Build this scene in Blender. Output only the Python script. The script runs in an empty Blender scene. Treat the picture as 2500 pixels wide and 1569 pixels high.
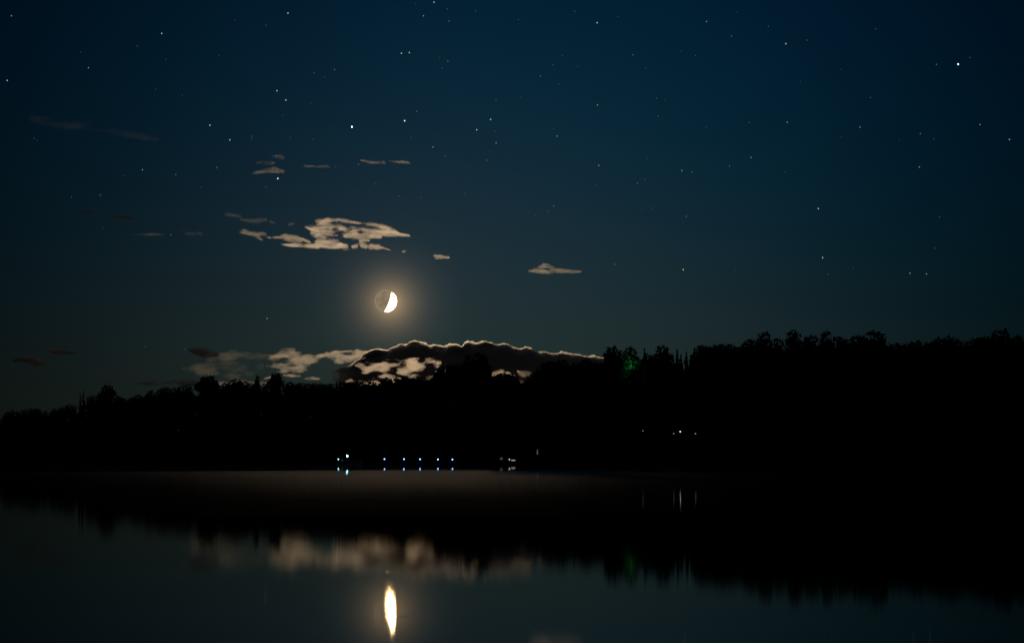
import bpy, math, random
import numpy as np
from mathutils import Vector, Matrix

random.seed(7)
SC = bpy.context.scene
COL = SC.collection

# ---------------------------------------------------------------- camera
F_PX, CX, CY, HORIZON = 5900.0, 1250.0, 784.5, 1114.0     # focal length and frame centre in photograph pixels
CAM_H = 1.7
PITCH = math.atan((HORIZON - CY) / F_PX)
cam = bpy.data.cameras.new('camera')
cam.sensor_width = 36.0
cam.lens = 36.0 * F_PX / 2500.0
cam.clip_start = 0.5
cam.clip_end = 120000.0
cam_o = bpy.data.objects.new('camera', cam)
COL.objects.link(cam_o)
cam_o.location = (0, 0, CAM_H)
cam_o.rotation_euler = (math.pi / 2 + PITCH, 0, 0)
SC.camera = cam_o
RIGHT = Vector((1, 0, 0))
FWD = Vector((0, math.cos(PITCH), math.sin(PITCH)))
UP = Vector((0, -math.sin(PITCH), math.cos(PITCH)))


def ray(x, y):
    return RIGHT * ((x - CX) / F_PX) + UP * ((CY - y) / F_PX) + FWD


def at(x, y, Y):
    d = ray(x, y)
    return Vector((0, 0, CAM_H)) + d * (Y / d.y)


# ---------------------------------------------------------------- world, moonlight, exposure
MOON_PX = (942.0, 735.0)
MOON_DIR = ray(*MOON_PX).normalized()
LIT_DIR = ray(952.0, 739.0).normalized()                  # middle of the lit crescent
MOON_EL = math.asin(MOON_DIR.z)
MOON_AZ = math.atan2(MOON_DIR.x, MOON_DIR.y)

world = bpy.data.worlds.new('World')
SC.world = world
world.use_nodes = True
wn, wl = world.node_tree.nodes, world.node_tree.links
bg = wn['Background']


def wmath(op, a, b=None, clamp=False):
    n = wn.new('ShaderNodeMath'); n.operation = op; n.use_clamp = clamp
    for i, v in enumerate((a, b)):
        if v is None:
            continue
        if hasattr(v, 'links'):
            wl.new(v, n.inputs[i])
        else:
            n.inputs[i].default_value = v
    return n.outputs[0]


sky = wn.new('ShaderNodeTexSky')
sky.sky_type = 'NISHITA'; sky.sun_disc = False
sky.sun_elevation = MOON_EL; sky.sun_rotation = MOON_AZ % (2 * math.pi)
sky.ozone_density = 6.0; sky.dust_density = 0.6; sky.air_density = 1.3
sep = wn.new('ShaderNodeSeparateColor'); wl.new(sky.outputs[0], sep.inputs[0])
# cold night white balance of the camera: per-channel gain and toe
r0 = wmath('MULTIPLY', wmath('POWER', wmath('MULTIPLY', sep.outputs[0], 0.16), 3.0), 0.05)
r_ = wmath('DIVIDE', r0, wmath('ADD', wmath('DIVIDE', r0, 0.02), 1.0))
g_ = wmath('MULTIPLY', wmath('POWER', wmath('MULTIPLY', sep.outputs[1], 0.25), 0.78), 0.0272)
b_ = wmath('MULTIPLY', wmath('POWER', sep.outputs[2], 0.7), 0.0188)
# angle to the moon (chord of unit vectors) for the aureole of moonlight in thin haze
tc = wn.new('ShaderNodeTexCoord')
vs = wn.new('ShaderNodeVectorMath'); vs.operation = 'DISTANCE'
wl.new(tc.outputs['Generated'], vs.inputs[0]); vs.inputs[1].default_value = LIT_DIR
ang = vs.outputs['Value']
vw = wn.new('ShaderNodeVectorMath'); vw.operation = 'DISTANCE'      # lens corner darkening put into the sky colour, falling off from this direction
wl.new(tc.outputs['Generated'], vw.inputs[0]); vw.inputs[1].default_value = ray(1350, 520).normalized()
wide = wmath('ADD', wmath('MULTIPLY', wmath('EXPONENT', wmath('MULTIPLY', wmath('POWER', wmath('DIVIDE', vw.outputs['Value'], 0.19), 2.0), -1.0)), 0.86), 0.14)
r_, g_, b_ = (wmath('MULTIPLY', c, wide) for c in (r_, g_, b_))


def aureole(c, terms):
    for amp, th in terms:
        e = wmath('MULTIPLY', wmath('EXPONENT', wmath('DIVIDE', ang, -th)), amp)
        c = wmath('ADD', c, e)
    return c


r_ = aureole(r_, ((0.58, 0.0053), (0.006, 0.030)))
g_ = aureole(g_, ((0.35, 0.0058), (0.005, 0.030)))
b_ = aureole(b_, ((0.155, 0.0070), (0.003, 0.030)))
comb = wn.new('ShaderNodeCombineColor')
for i, c in enumerate((r_, g_, b_)):
    wl.new(c, comb.inputs[i])
wl.new(comb.outputs[0], bg.inputs['Color'])
bg.inputs['Strength'].default_value = 1.0

sun = bpy.data.lights.new('moonlight', 'SUN')
sun.energy = 0.13
sun.angle = math.radians(0.3)
sun.color = (1.0, 0.70, 0.41)
sun_o = bpy.data.objects.new('moonlight', sun)
COL.objects.link(sun_o)
sun_o.rotation_euler = (-MOON_DIR).to_track_quat('-Z', 'Y').to_euler()
sun_o.location = (0, 0, 400)

SC.view_settings.view_transform = 'Standard'
SC.view_settings.look = 'None'
SC.view_settings.exposure = 0.0
SC.view_settings.gamma = 1.0
SC.view_settings.use_curve_mapping = False
SC.render.engine = 'CYCLES'
cy = SC.cycles
cy.use_adaptive_sampling = False
cy.use_denoising = True
cy.max_bounces = 10
cy.glossy_bounces = 4
cy.volume_bounces = 6
cy.transparent_max_bounces = 256
cy.sample_clamp_indirect = 12.0
cy.sample_clamp_direct = 0.0
SC.render.filter_size = 1.7


# ---------------------------------------------------------------- materials
def new_mat(name):
    m = bpy.data.materials.new(name); m.use_nodes = True
    return m, m.node_tree.nodes, m.node_tree.links


def simple(name, col, rough=0.8, noise=0.0, scale=3.0, bump=0.0, metal=0.0):
    m, n, l = new_mat(name)
    b = n['Principled BSDF']
    b.inputs['Roughness'].default_value = rough
    b.inputs['Metallic'].default_value = metal
    b.inputs['Base Color'].default_value = (*col, 1)
    if noise or bump:
        t = n.new('ShaderNodeTexNoise'); t.inputs['Scale'].default_value = scale; t.inputs['Detail'].default_value = 6
        c = n.new('ShaderNodeTexCoord'); l.new(c.outputs['Object'], t.inputs['Vector'])
        r = n.new('ShaderNodeValToRGB')
        r.color_ramp.elements[0].color = (*[v * (1 - noise) for v in col], 1)
        r.color_ramp.elements[1].color = (*[min(1, v * (1 + noise)) for v in col], 1)
        r.color_ramp.elements[0].position = 0.3; r.color_ramp.elements[1].position = 0.7
        l.new(t.outputs['Fac'], r.inputs[0]); l.new(r.outputs[0], b.inputs['Base Color'])
        if bump:
            bp = n.new('ShaderNodeBump'); bp.inputs['Strength'].default_value = bump
            l.new(t.outputs['Fac'], bp.inputs['Height']); l.new(bp.outputs[0], b.inputs['Normal'])
    return m


def glow(name, col, strength, sample=True):
    m, n, l = new_mat(name)
    n.remove(n['Principled BSDF'])
    e = n.new('ShaderNodeEmission'); e.inputs[0].default_value = (*col, 1); e.inputs[1].default_value = strength
    l.new(e.outputs[0], n['Material Output'].inputs['Surface'])
    if not sample:
        m.cycles.emission_sampling = 'NONE'
    return m


M_BARK = simple('bark', (0.05, 0.04, 0.032), 0.9, 0.4, 4.0, 0.3)
M_LEAF = simple('broadleaf_foliage', (0.045, 0.07, 0.03), 0.7, 0.35, 0.8)
M_NEEDLE = simple('needle_foliage', (0.03, 0.05, 0.028), 0.75, 0.35, 0.8)
M_GROUND = simple('lakeside_soil_and_grass', (0.05, 0.055, 0.03), 0.95, 0.4, 0.15, 0.4)
M_WOOD = simple('weathered_boards', (0.22, 0.19, 0.15), 0.8, 0.3, 6.0, 0.2)
M_DARKWOOD = simple('dark_stained_boards', (0.06, 0.045, 0.035), 0.8, 0.3, 5.0, 0.2)
M_ROOF = simple('roof_felt', (0.04, 0.04, 0.042), 0.9, 0.3, 5.0)
M_METAL = simple('galvanised_metal', (0.3, 0.31, 0.32), 0.5, 0.15, 8.0, 0.0, 0.6)
M_WHITE = simple('white_gelcoat', (0.75, 0.77, 0.78), 0.35, 0.05, 3.0)
M_GLASS = simple('dark_glazing', (0.02, 0.025, 0.03), 0.1)
M_PAINT = simple('white_painted_wood', (0.7, 0.7, 0.68), 0.6, 0.1, 6.0)
M_RUBBER = simple('blue_canvas', (0.03, 0.06, 0.12), 0.9, 0.2, 8.0)


# ---------------------------------------------------------------- object helpers
def tag(o, label, cat=None, group=None, kind=None):
    if label: o['label'] = label
    if cat: o['category'] = cat
    if group: o['group'] = group
    if kind: o['kind'] = kind
    return o


def mesh_np(name, V, faces_flat, n=4, smooth=False):
    me = bpy.data.meshes.new(name)
    V = np.asarray(V, np.float32); Fq = np.asarray(faces_flat, np.int32).reshape(-1)
    nf = len(Fq) // n
    me.vertices.add(len(V)); me.vertices.foreach_set('co', V.reshape(-1))
    me.loops.add(len(Fq)); me.loops.foreach_set('vertex_index', Fq)
    me.polygons.add(nf); me.polygons.foreach_set('loop_start', np.arange(0, nf * n, n, dtype=np.int32))
    me.polygons.foreach_set('use_smooth', np.full(nf, smooth, dtype=bool))
    me.update(calc_edges=True)
    return me


def link(name, data, parent=None, mat=None):
    o = bpy.data.objects.new(name, data); COL.objects.link(o)
    if parent is not None: o.parent = parent
    if mat is not None and not data.materials: data.materials.append(mat)
    return o


def empty(name, loc, rz=0.0):
    o = bpy.data.objects.new(name, None); COL.objects.link(o)
    o.location = loc; o.rotation_euler = (0, 0, rz); o.empty_display_size = 0.3
    return o


class MB:
    """collects boxes, tubes and lathes, then links them as one mesh"""
    def __init__(s): s.v, s.f = [], []

    def add(s, v, f):
        k = len(s.v); s.v += [tuple(p) for p in v]; s.f += [[i + k for i in q] for q in f]; return s

    def box(s, c, d, rz=0.0, taper=1.0, bev=0.0):
        x, y, z = (q / 2 for q in d); R = Matrix.Rotation(rz, 3, 'Z'); c = Vector(c)
        pts = []
        for sz in (-1, 1):
            t = taper if sz > 0 else 1.0
            for sx, sy in ((-1, -1), (1, -1), (1, 1), (-1, 1)):
                pts.append(c + R @ Vector((sx * x * t, sy * y * t, sz * z)))
        return s.add(pts, [(0, 3, 2, 1), (4, 5, 6, 7), (0, 1, 5, 4), (1, 2, 6, 5), (2, 3, 7, 6), (3, 0, 4, 7)])

    def tube(s, pts, radii, n=8):
        pts = [Vector(p) for p in pts]; v = []; f = []
        for i, p in enumerate(pts):
            t = (pts[min(i + 1, len(pts) - 1)] - pts[max(i - 1, 0)]).normalized()
            a = t.orthogonal().normalized(); b = t.cross(a)
            for k in range(n):
                q = 2 * math.pi * k / n
                v.append(p + (a * math.cos(q) + b * math.sin(q)) * radii[i])
        for i in range(len(pts) - 1):
            for k in range(n):
                f.append((i * n + k, i * n + (k + 1) % n, (i + 1) * n + (k + 1) % n, (i + 1) * n + k))
        f.append(tuple(range(n - 1, -1, -1))); f.append(tuple(range((len(pts) - 1) * n, len(pts) * n)))
        return s.add(v, f)

    def lathe(s, c, prof, n=12):
        c = Vector(c); v = []; f = []
        for r, z in prof:
            for k in range(n):
                q = 2 * math.pi * k / n
                v.append(c + Vector((r * math.cos(q), r * math.sin(q), z)))
        for i in range(len(prof) - 1):
            for k in range(n):
                f.append((i * n + k, i * n + (k + 1) % n, (i + 1) * n + (k + 1) % n, (i + 1) * n + k))
        f.append(tuple(range(n - 1, -1, -1))); f.append(tuple(range((len(prof) - 1) * n, len(prof) * n)))
        return s.add(v, f)

    def build(s, name, mat, parent=None):
        me = bpy.data.meshes.new(name); me.from_pydata(s.v, [], s.f); me.update()
        return link(name, me, parent, mat)


def copy_tree(o, parent=None):
    c = o.copy(); COL.objects.link(c); c.parent = parent
    for ch in list(o.children):
        copy_tree(ch, c)
    return c


def uv_ball(name, r, seg, rings):
    V = [(0, 0, -r)]; Fc = []
    for i in range(1, rings):
        a = math.pi * i / rings - math.pi / 2
        for k in range(seg):
            q = 2 * math.pi * k / seg
            V.append((r * math.cos(a) * math.cos(q), r * math.cos(a) * math.sin(q), r * math.sin(a)))
    V.append((0, 0, r)); top = len(V) - 1
    for k in range(seg):
        Fc.append((0, 1 + (k + 1) % seg, 1 + k))
        Fc.append((top, 1 + (rings - 2) * seg + k, 1 + (rings - 2) * seg + (k + 1) % seg))
        for i in range(rings - 2):
            a, b = 1 + i * seg, 1 + (i + 1) * seg
            Fc.append((a + k, a + (k + 1) % seg, b + (k + 1) % seg, b + k))
    me = bpy.data.meshes.new(name); me.from_pydata(V, [], Fc)
    me.polygons.foreach_set('use_smooth', [True] * len(me.polygons)); me.update()
    return me


# ---------------------------------------------------------------- lake and land
SHORE = [(-1500, 1900), (-200, 1500), (0, 1330), (300, 1060), (600, 800), (750, 650), (850, 580), (1000, 562), (1150, 556),
         (1300, 540), (1500, 490), (1800, 410), (2100, 350), (2500, 300), (2800, 270), (4200, 200)]
_sx = np.array([p[0] for p in SHORE], float); _sd = np.array([p[1] for p in SHORE], float)


def shore(px):
    w = 3.0 * math.sin(px * 0.031) + 2.0 * math.sin(px * 0.083 + 1) + 1.2 * math.sin(px * 0.19)
    return float(np.interp(px, _sx, _sd)) + w


BANK = [(-4, -1.2), (0, -0.1), (1.0, 0.45), (4, 0.75), (12, 1.3), (40, 2.6), (120, 4.5), (500, 7), (1500, 9), (9000, 9)]
_bo = np.array([p[0] for p in BANK], float); _bz = np.array([p[1] for p in BANK], float)


def ground_z(off):
    return float(np.interp(off, _bo, _bz))


def land_pt(px, off):
    Y = shore(px) + off
    return Vector(((px - CX) / F_PX * Y, Y, ground_z(off)))


def build_land():
    pxs = np.concatenate([np.linspace(-1500, -120, 24), np.linspace(-100, 2600, 451), np.linspace(2620, 4200, 24)])
    offs = [p[0] for p in BANK[:5]] + [20, 40, 70, 120, 260, 500, 1500, 9000]
    V, Fq = [], []
    rng = random.Random(3)
    for px in pxs:
        for o in offs:
            p = land_pt(px, o)
            j = 0.12 if o < 15 else 0.4
            V.append((p.x, p.y, p.z + (rng.uniform(-j, j) if 0.5 < o < 1000 else 0)))
    m = len(offs)
    for i in range(len(pxs) - 1):
        for k in range(m - 1):
            Fq += [i * m + k, (i + 1) * m + k, (i + 1) * m + k + 1, i * m + k + 1]
    o = link('ground', mesh_np('ground', V, Fq, 4, True), None, M_GROUND)
    tag(o, None, None, None, 'structure')


build_land()


def water_material():
    m, n, l = new_mat('calm_lake_water')
    n.remove(n['Principled BSDF'])
    b = n.new('ShaderNodeBsdfGlossy'); b.distribution = 'BECKMANN'
    b.inputs['Color'].default_value = (0.75, 0.73, 0.69, 1)
    dp = n.new('ShaderNodeBsdfDiffuse'); dp.inputs['Color'].default_value = (0.004, 0.006, 0.007, 1)
    fr = n.new('ShaderNodeFresnel'); fr.inputs['IOR'].default_value = 1.333
    mx = n.new('ShaderNodeMixShader')
    l.new(fr.outputs[0], mx.inputs[0]); l.new(dp.outputs[0], mx.inputs[1]); l.new(b.outputs[0], mx.inputs[2])
    l.new(mx.outputs[0], n['Material Output'].inputs['Surface'])
    g = n.new('ShaderNodeNewGeometry')
    sp = n.new('ShaderNodeSeparateXYZ'); l.new(g.outputs['Position'], sp.inputs[0])
    mp = n.new('ShaderNodeMapping'); mp.inputs['Scale'].default_value = (0.006, 0.03, 1)
    l.new(g.outputs['Position'], mp.inputs[0])
    t = n.new('ShaderNodeTexNoise'); t.inputs['Scale'].default_value = 1.0; t.inputs['Detail'].default_value = 4
    l.new(mp.outputs[0], t.inputs['Vector'])

    def mth(op, a, c=None):
        q = n.new('ShaderNodeMath'); q.operation = op
        for i, v in enumerate((a, c)):
            if v is None: continue
            if hasattr(v, 'links'): l.new(v, q.inputs[i])
            else: q.inputs[i].default_value = v
        return q.outputs[0]
    # breeze: calm near the camera, a ruffled zone further out, as metres along Y with ragged edges
    y = mth('ADD', sp.outputs[1], mth('MULTIPLY', mth('SUBTRACT', t.outputs['Fac'], 0.5), 70.0))
    y = mth('DIVIDE', y, 600.0)
    r = n.new('ShaderNodeValToRGB'); r.color_ramp.interpolation = 'B_SPLINE'
    e = r.color_ramp.elements
    for k, (p, v) in enumerate(WATER_ROUGH):
        q = e[0] if k == 0 else e[len(e) - 1] if k == len(WATER_ROUGH) - 1 else e.new(p)
        q.position = p; q.color = (v, v, v, 1)
    l.new(y, r.inputs[0]); l.new(r.outputs[0], b.inputs['Roughness'])
    return m


WATER_ROUGH = [(0.0, 0.043), (0.12, 0.043), (0.25, 0.04), (0.4, 0.03), (0.55, 0.02), (1.0, 0.02)]
RIPPLES = [(-1.86, CAM_H * F_PX / (1393 - HORIZON), 0.02, 0.00014, 0.06), (-1.175, 25.9, 0.05, 0.00018, 0.16)]                # x, y, ring radius, height, wavelength


def build_water():
    xs, ys = [-6000.0, 6000.0], [-400.0, 2600.0]
    for x, y, r, a, w in RIPPLES:
        xs += list(np.linspace(x - 0.7, x + 0.7, 90)); ys += list(np.linspace(y - 0.9, y + 0.9, 110))
    xs, ys = np.array(sorted(xs)), np.array(sorted(ys))
    X, Y = np.meshgrid(xs, ys, indexing='ij')
    Z = np.zeros_like(X)
    for x, y, r, a, w in RIPPLES:
        d = np.hypot(X - x, Y - y)
        Z += a * np.cos(2 * math.pi * (d - r) / w) * np.exp(-((d - r) / (0.75 * w)) ** 2) * (d < 0.68)
    nx, ny = X.shape
    idx = np.arange(nx * ny).reshape(nx, ny)
    Q = np.stack([idx[:-1, :-1], idx[1:, :-1], idx[1:, 1:], idx[:-1, 1:]], -1).reshape(-1)
    return mesh_np('water', np.stack([X, Y, Z], -1).reshape(-1, 3), Q, 4, True)


water = link('water', build_water(), None, water_material())
tag(water, None, None, None, 'structure')


def mist(pts, top, density):
    """flat bank of lake mist lying on the water: rounded slab over an outline"""
    cx_ = sum(p[0] for p in pts) / len(pts)
    ylo, yhi = min(p[1] for p in pts), max(p[1] for p in pts)
    cy_ = ylo + 0.82 * (yhi - ylo)                           # thin towards the viewer, deepest near its far edge
    V, Fc = [], []
    n = len(pts)
    rings = [(1.0, 0.012), (0.85, 0.08 * top), (0.7, 0.2 * top), (0.52, 0.4 * top), (0.34, 0.66 * top), (0.16, 0.9 * top), (0.05, top)]
    for k, z in rings:
        V += [(cx_ + (x - cx_) * k, cy_ + (y - cy_) * k, z) for x, y in pts]
    for i in range(len(rings) - 1):
        for k in range(n):
            Fc.append((i * n + k, i * n + (k + 1) % n, (i + 1) * n + (k + 1) % n, (i + 1) * n + k))
    Fc.append(tuple(range(n - 1, -1, -1))); Fc.append(tuple(range((len(rings) - 1) * n, len(rings) * n)))
    me = bpy.data.meshes.new('mist'); me.from_pydata(V, [], Fc); me.update()
    m, nn, l = new_mat('lake_mist')
    nn.remove(nn['Principled BSDF'])
    v = nn.new('ShaderNodeVolumeScatter'); v.inputs['Color'].default_value = (0.98, 0.97, 0.96, 1)
    v.inputs['Density'].default_value = density; v.inputs['Anisotropy'].default_value = 0.9
    l.new(v.outputs[0], nn['Material Output'].inputs['Volume'])
    tag(link('mist', me, None, m), 'thin pale mist lying on the far water', 'mist', None, 'stuff')


def px_line(y, xs, wob=0.0, seed=0):
    rng = random.Random(seed); out = []
    for x in xs:
        Y = CAM_H * F_PX / (y(x) - HORIZON) * (1 + rng.uniform(-wob, wob))
        out.append(((x - CX) / F_PX * Y, Y))
    return out


for half, d1, d2, sd in ((1150, 0.0016, 0.0012, 1), (800, 0.0018, 0.0024, 5), (480, 0.002, 0.0032, 9)):
    _xs = list(np.linspace(960 - half, 960 + half, 26))
    mist(px_line(lambda x: 1147 + max(0, x - 1100) * 0.004, _xs, 0.04, sd) + px_line(lambda x: 1137 + max(0, x - 1100) * 0.006, _xs, 0.012, sd + 1)[::-1], 0.25, d1 * 0.6)
    mist(px_line(lambda x: 1262, _xs, 0.07, sd + 2) + px_line(lambda x: 1150, _xs, 0.05, sd + 3)[::-1], 0.4, d2 * 4.6)


# ---------------------------------------------------------------- the moon
def build_moon():
    D = 20000.0
    r = 27.0 / F_PX * D
    m, n, l = new_mat('moon_surface')
    n.remove(n['Principled BSDF'])
    s = (RIGHT * 0.94 - UP * 0.34) * 0.962 + MOON_DIR * 0.272
    g = n.new('ShaderNodeNewGeometry')
    d = n.new('ShaderNodeVectorMath'); d.operation = 'DOT_PRODUCT'
    l.new(g.outputs['Normal'], d.inputs[0]); d.inputs[1].default_value = s.normalized()
    t = n.new('ShaderNodeTexNoise'); t.inputs['Scale'].default_value = 0.05; t.inputs['Detail'].default_value = 5
    tcn = n.new('ShaderNodeTexCoord'); l.new(tcn.outputs['Object'], t.inputs['Vector'])
    a = n.new('ShaderNodeMath'); a.operation = 'MULTIPLY_ADD'; l.new(t.outputs['Fac'], a.inputs[0]); a.inputs[1].default_value = 0.05
    l.new(d.outputs['Value'], a.inputs[2])
    def ramp(src, lo, hi, power):
        q = n.new('ShaderNodeMapRange'); q.clamp = True
        l.new(src, q.inputs[0]); q.inputs[1].default_value = lo; q.inputs[2].default_value = hi
        w = n.new('ShaderNodeMath'); w.operation = 'POWER'; l.new(q.outputs[0], w.inputs[0]); w.inputs[1].default_value = power
        return w.outputs[0]
    lf = n.new('ShaderNodeVectorMath'); lf.operation = 'DOT_PRODUCT'                     # towards the limb seen from the Earth
    l.new(g.outputs['Normal'], lf.inputs[0]); lf.inputs[1].default_value = -MOON_DIR
    lit = n.new('ShaderNodeMath'); lit.operation = 'MULTIPLY'
    l.new(ramp(a.outputs[0], 0.03, 0.45, 2.8), lit.inputs[0]); l.new(ramp(lf.outputs['Value'], -0.05, 0.7, 3.6), lit.inputs[1])
    mr = lit
    t2 = n.new('ShaderNodeTexNoise'); t2.inputs['Scale'].default_value = 0.018; l.new(tcn.outputs['Object'], t2.inputs['Vector'])
    cr = n.new('ShaderNodeValToRGB')
    cr.color_ramp.elements[0].position = 0.35; cr.color_ramp.elements[0].color = (0.20, 0.152, 0.098, 1)
    cr.color_ramp.elements[1].position = 0.65; cr.color_ramp.elements[1].color = (0.26, 0.205, 0.138, 1)
    l.new(t2.outputs['Fac'], cr.inputs[0])
    lm = n.new('ShaderNodeMix'); lm.data_type = 'RGBA'
    lw = n.new('ShaderNodeMapRange'); l.new(lf.outputs['Value'], lw.inputs[0]); lw.inputs[1].default_value = 0.55; lw.inputs[2].default_value = 0.2
    l.new(lw.outputs[0], lm.inputs[0]); l.new(cr.outputs[0], lm.inputs[6]); lm.inputs[7].default_value = (0.285, 0.23, 0.16, 1)
    e1 = n.new('ShaderNodeEmission'); l.new(lm.outputs[2], e1.inputs[0]); e1.inputs[1].default_value = 1.0
    e2 = n.new('ShaderNodeEmission'); e2.inputs[0].default_value = (1.0, 0.62, 0.28, 1); e2.inputs[1].default_value = MOON_L
    mx = n.new('ShaderNodeMixShader'); l.new(mr.outputs[0], mx.inputs[0]); l.new(e1.outputs[0], mx.inputs[1]); l.new(e2.outputs[0], mx.inputs[2])
    l.new(mx.outputs[0], n['Material Output'].inputs['Surface'])
    o = link('moon', uv_ball('moon', r, 64, 40), None, m)
    o.location = Vector((0, 0, CAM_H)) + MOON_DIR * D
    tag(o, 'bright crescent moon with its dark side faintly lit, low above the lake', 'moon')


MOON_L = 450.0
build_moon()

# ---------------------------------------------------------------- stars
S1 = [(75,105,2),(1057,220,3),(897,303,1.5),(1882,88,3),(1738,165,1.3),(527,343,1),(578,444,2.3),(47,527,2.6),(1085,390,1),(1810,594,3),(1868,655,3.2),(2052,476,1.2),(2122,504,1),(2186,455,1.6),(2030,677,1),(1847,752,1),(1372,819,2.8),(1502,915,3),(1647,890,1.5),(1644,905,1.2),(222,905,1.5),(244,917,.9),(2300,830,5),(2047,912,1.3),(1898,897,1),(931,1110,2),(1149,1140,1.7),(1418,1095,1.6),(1816,1167,3.4),(1739,1221,1.3),(656,1274,1.6),(468,1287,1.3),(1312,1223,.8),(810,1147,.8),(2343,1075,1.8),(1536,132,.9),(1190,622,.9),(1017,585,.8),(1430,365,.7)]
S2 = [(576,24,.9),(695,16,3),(781,60,1.5),(626,105,2.5),(793,139,1.7),(967,72,1.3),(1246,130,1.3),(1614,75,1.2),(1761,150,2.6),(1898,110,1),(482,349,3),(534,345,2.8),(785,400,1.7),(748,446,1.2),(731,380,.9),(1534,366,1.3),(1472,425,1.2),(1391,498,1.8),(1513,551,1.1),(1636,435,.9),(1996,360,1.6),(2078,448,1),(1100,655,1.3),(1260,638,1.1),(582,728,1.8),(503,790,3.8),(974,849,3.2),(1065,781,2.7),(1763,687,2),(2158,762,1.4),(1096,858,1),(1101,935,2.4),(689,961,2.2),(768,1021,1.2),(1039,1049,1.7),(1500,890,2.5),(1476,841,1.1),(1772,1082,2.4),(2085,1039,1),(2072,1174,1.3),(2024,1197,1.6),(1752,1210,1.1),(897,1265,1.5),(466,1283,1.4),(314,1201,1.3),(51,1087,1.2),(1060,992,1),(611,1290,1),(545,897,.8)]
S3 = [(335,142,2.5),(498,238,1.6),(535,78,1.1),(738,174,1.2),(853,287,2.6),(992,264,1.3),(1440,190,1.3),(165,337,1.1),(263,365,1.4),(1837,422,1.6),(1979,421,4.6),(2055,378,1.2),(1215,455,1.1),(948,535,.8),(1407,639,1.4),(862,800,2.4),(613,802,1.2),(1338,832,2.5),(1732,874,1.6),(1820,908,1.3),(2122,815,2),(2314,912,2.6),(1215,898,1.1),(332,832,.8),(625,1030,2.4),(485,1087,1.6),(173,1115,2.3),(239,1125,1.6),(1726,1092,2),(847,1126,.9),(1596,920,.9),(7,644,1.4),(62,653,1.1)]
S5 = [(104,106,1.7),(76,133,1.5),(14,152,1),(538,118,1),(588,118,1),(754,157,1.8),(1401,119,2.8),(1995,160,1.4),(1422,359,3.2),(1450,440,1.3),(1972,313,1.3),(403,392,1.8),(739,418,2.6),(1850,435,2),(1931,439,2),(1572,408,1),(997,421,.8)]
STARS = [(x / 2.677, y / 2.677, m) for x, y, m in S1] + [(800 + x / 2.677, y / 2.677, m) for x, y, m in S2] + \
        [(1600 + x / 2.677, y / 2.677, m) for x, y, m in S3] + [(1300 + x / 2.0075, 450 + y / 2.0075, m) for x, y, m in S5] + \
        [(417, 573, 1.6), (252, 556, .9), (354, 846, 1.1), (450, 852, 1.4), (652, 777, 2.2), (860, 683, 1.0)]
STAR_L = 25000.0 / F_PX * 2.44                             # metres that one picture pixel of the render spans out there
star_me = uv_ball('star', 1.0, 10, 6)
star_mats = {}
for i, (k, L) in enumerate(((1, 0.075), (1.4, 0.11), (1.8, 0.18), (2.4, 0.33), (3.1, 0.6), (4.2, 1.3), (9, 3.0))):
    for tint, c in (('white', (0.72, 0.92, 1.0)), ('blue', (0.35, 0.65, 1.0)), ('warm', (1.0, 0.9, 0.78))):
        star_mats[(i, tint)] = glow('star_%s_light' % tint, c, L, False)
STAR_CUT = (1.15, 1.55, 1.95, 2.55, 3.3, 4.4)


def star_label(x, y, m):
    if m >= 4.9: return 'brightest star of the sky, alone high above the large moonlit cloud', 'bright'
    if m > 4.3: return 'bright blue star near the upper right corner of the sky', 'bright'
    if abs(x - 987.9) < 2 and m > 3.5: return 'second bright star just right of the brightest star', 'bright'
    if abs(x - 2464) < 3 and m > 2.5: return 'bluish star at the far right edge of the sky', 'bright'
    if m > 3.3 and x < 700: return 'clear star right below the small pink cloud streak', 'bright'
    if abs(x - 2008) < 3 and m > 3: return 'clear star low above the right hand woods', 'bright'
    if abs(x - 1060) < 3 and y < 10: return 'clear star touching the top edge of the picture', 'bright'
    side = 'left' if x < 700 else 'middle' if x < 1600 else 'right'
    high = 'upper' if y < 260 else 'lower'
    size = 'clear white' if m >= 2.2 else 'small faint'
    return '%s star in the %s %s part of the night sky' % (size, high, side), '%s stars in the %s %s sky' % (size, high, side)


for x, y, m in STARS:
    i = sum(m > c for c in STAR_CUT)
    tint = 'blue' if (m > 4.3 and m < 4.9) or x > 2450 else random.choice(('white', 'white', 'white', 'warm'))
    o = bpy.data.objects.new('star', star_me)
    COL.objects.link(o)
    if not star_me.materials: star_me.materials.append(star_mats[(0, 'white')])
    o.material_slots[0].link = 'OBJECT'; o.material_slots[0].material = star_mats[(i, tint)]
    rr = (0.55, 0.58, 0.6, 0.66, 0.74, 0.85, 1.05)[i] * STAR_L * 0.7
    o.location = Vector((0, 0, CAM_H)) + ray(x, y).normalized() * 25000.0
    o.scale = (rr, rr, rr * 1.25)
    lab, grp = star_label(x, y, m)
    tag(o, lab, 'star', None if grp == 'bright' else grp)


# ---------------------------------------------------------------- clouds: closed hulls filled with scattering droplets
_rng = np.random.default_rng(11)
_LAT = _rng.random((48, 48, 48)).astype(np.float32) * 2 - 1


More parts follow.
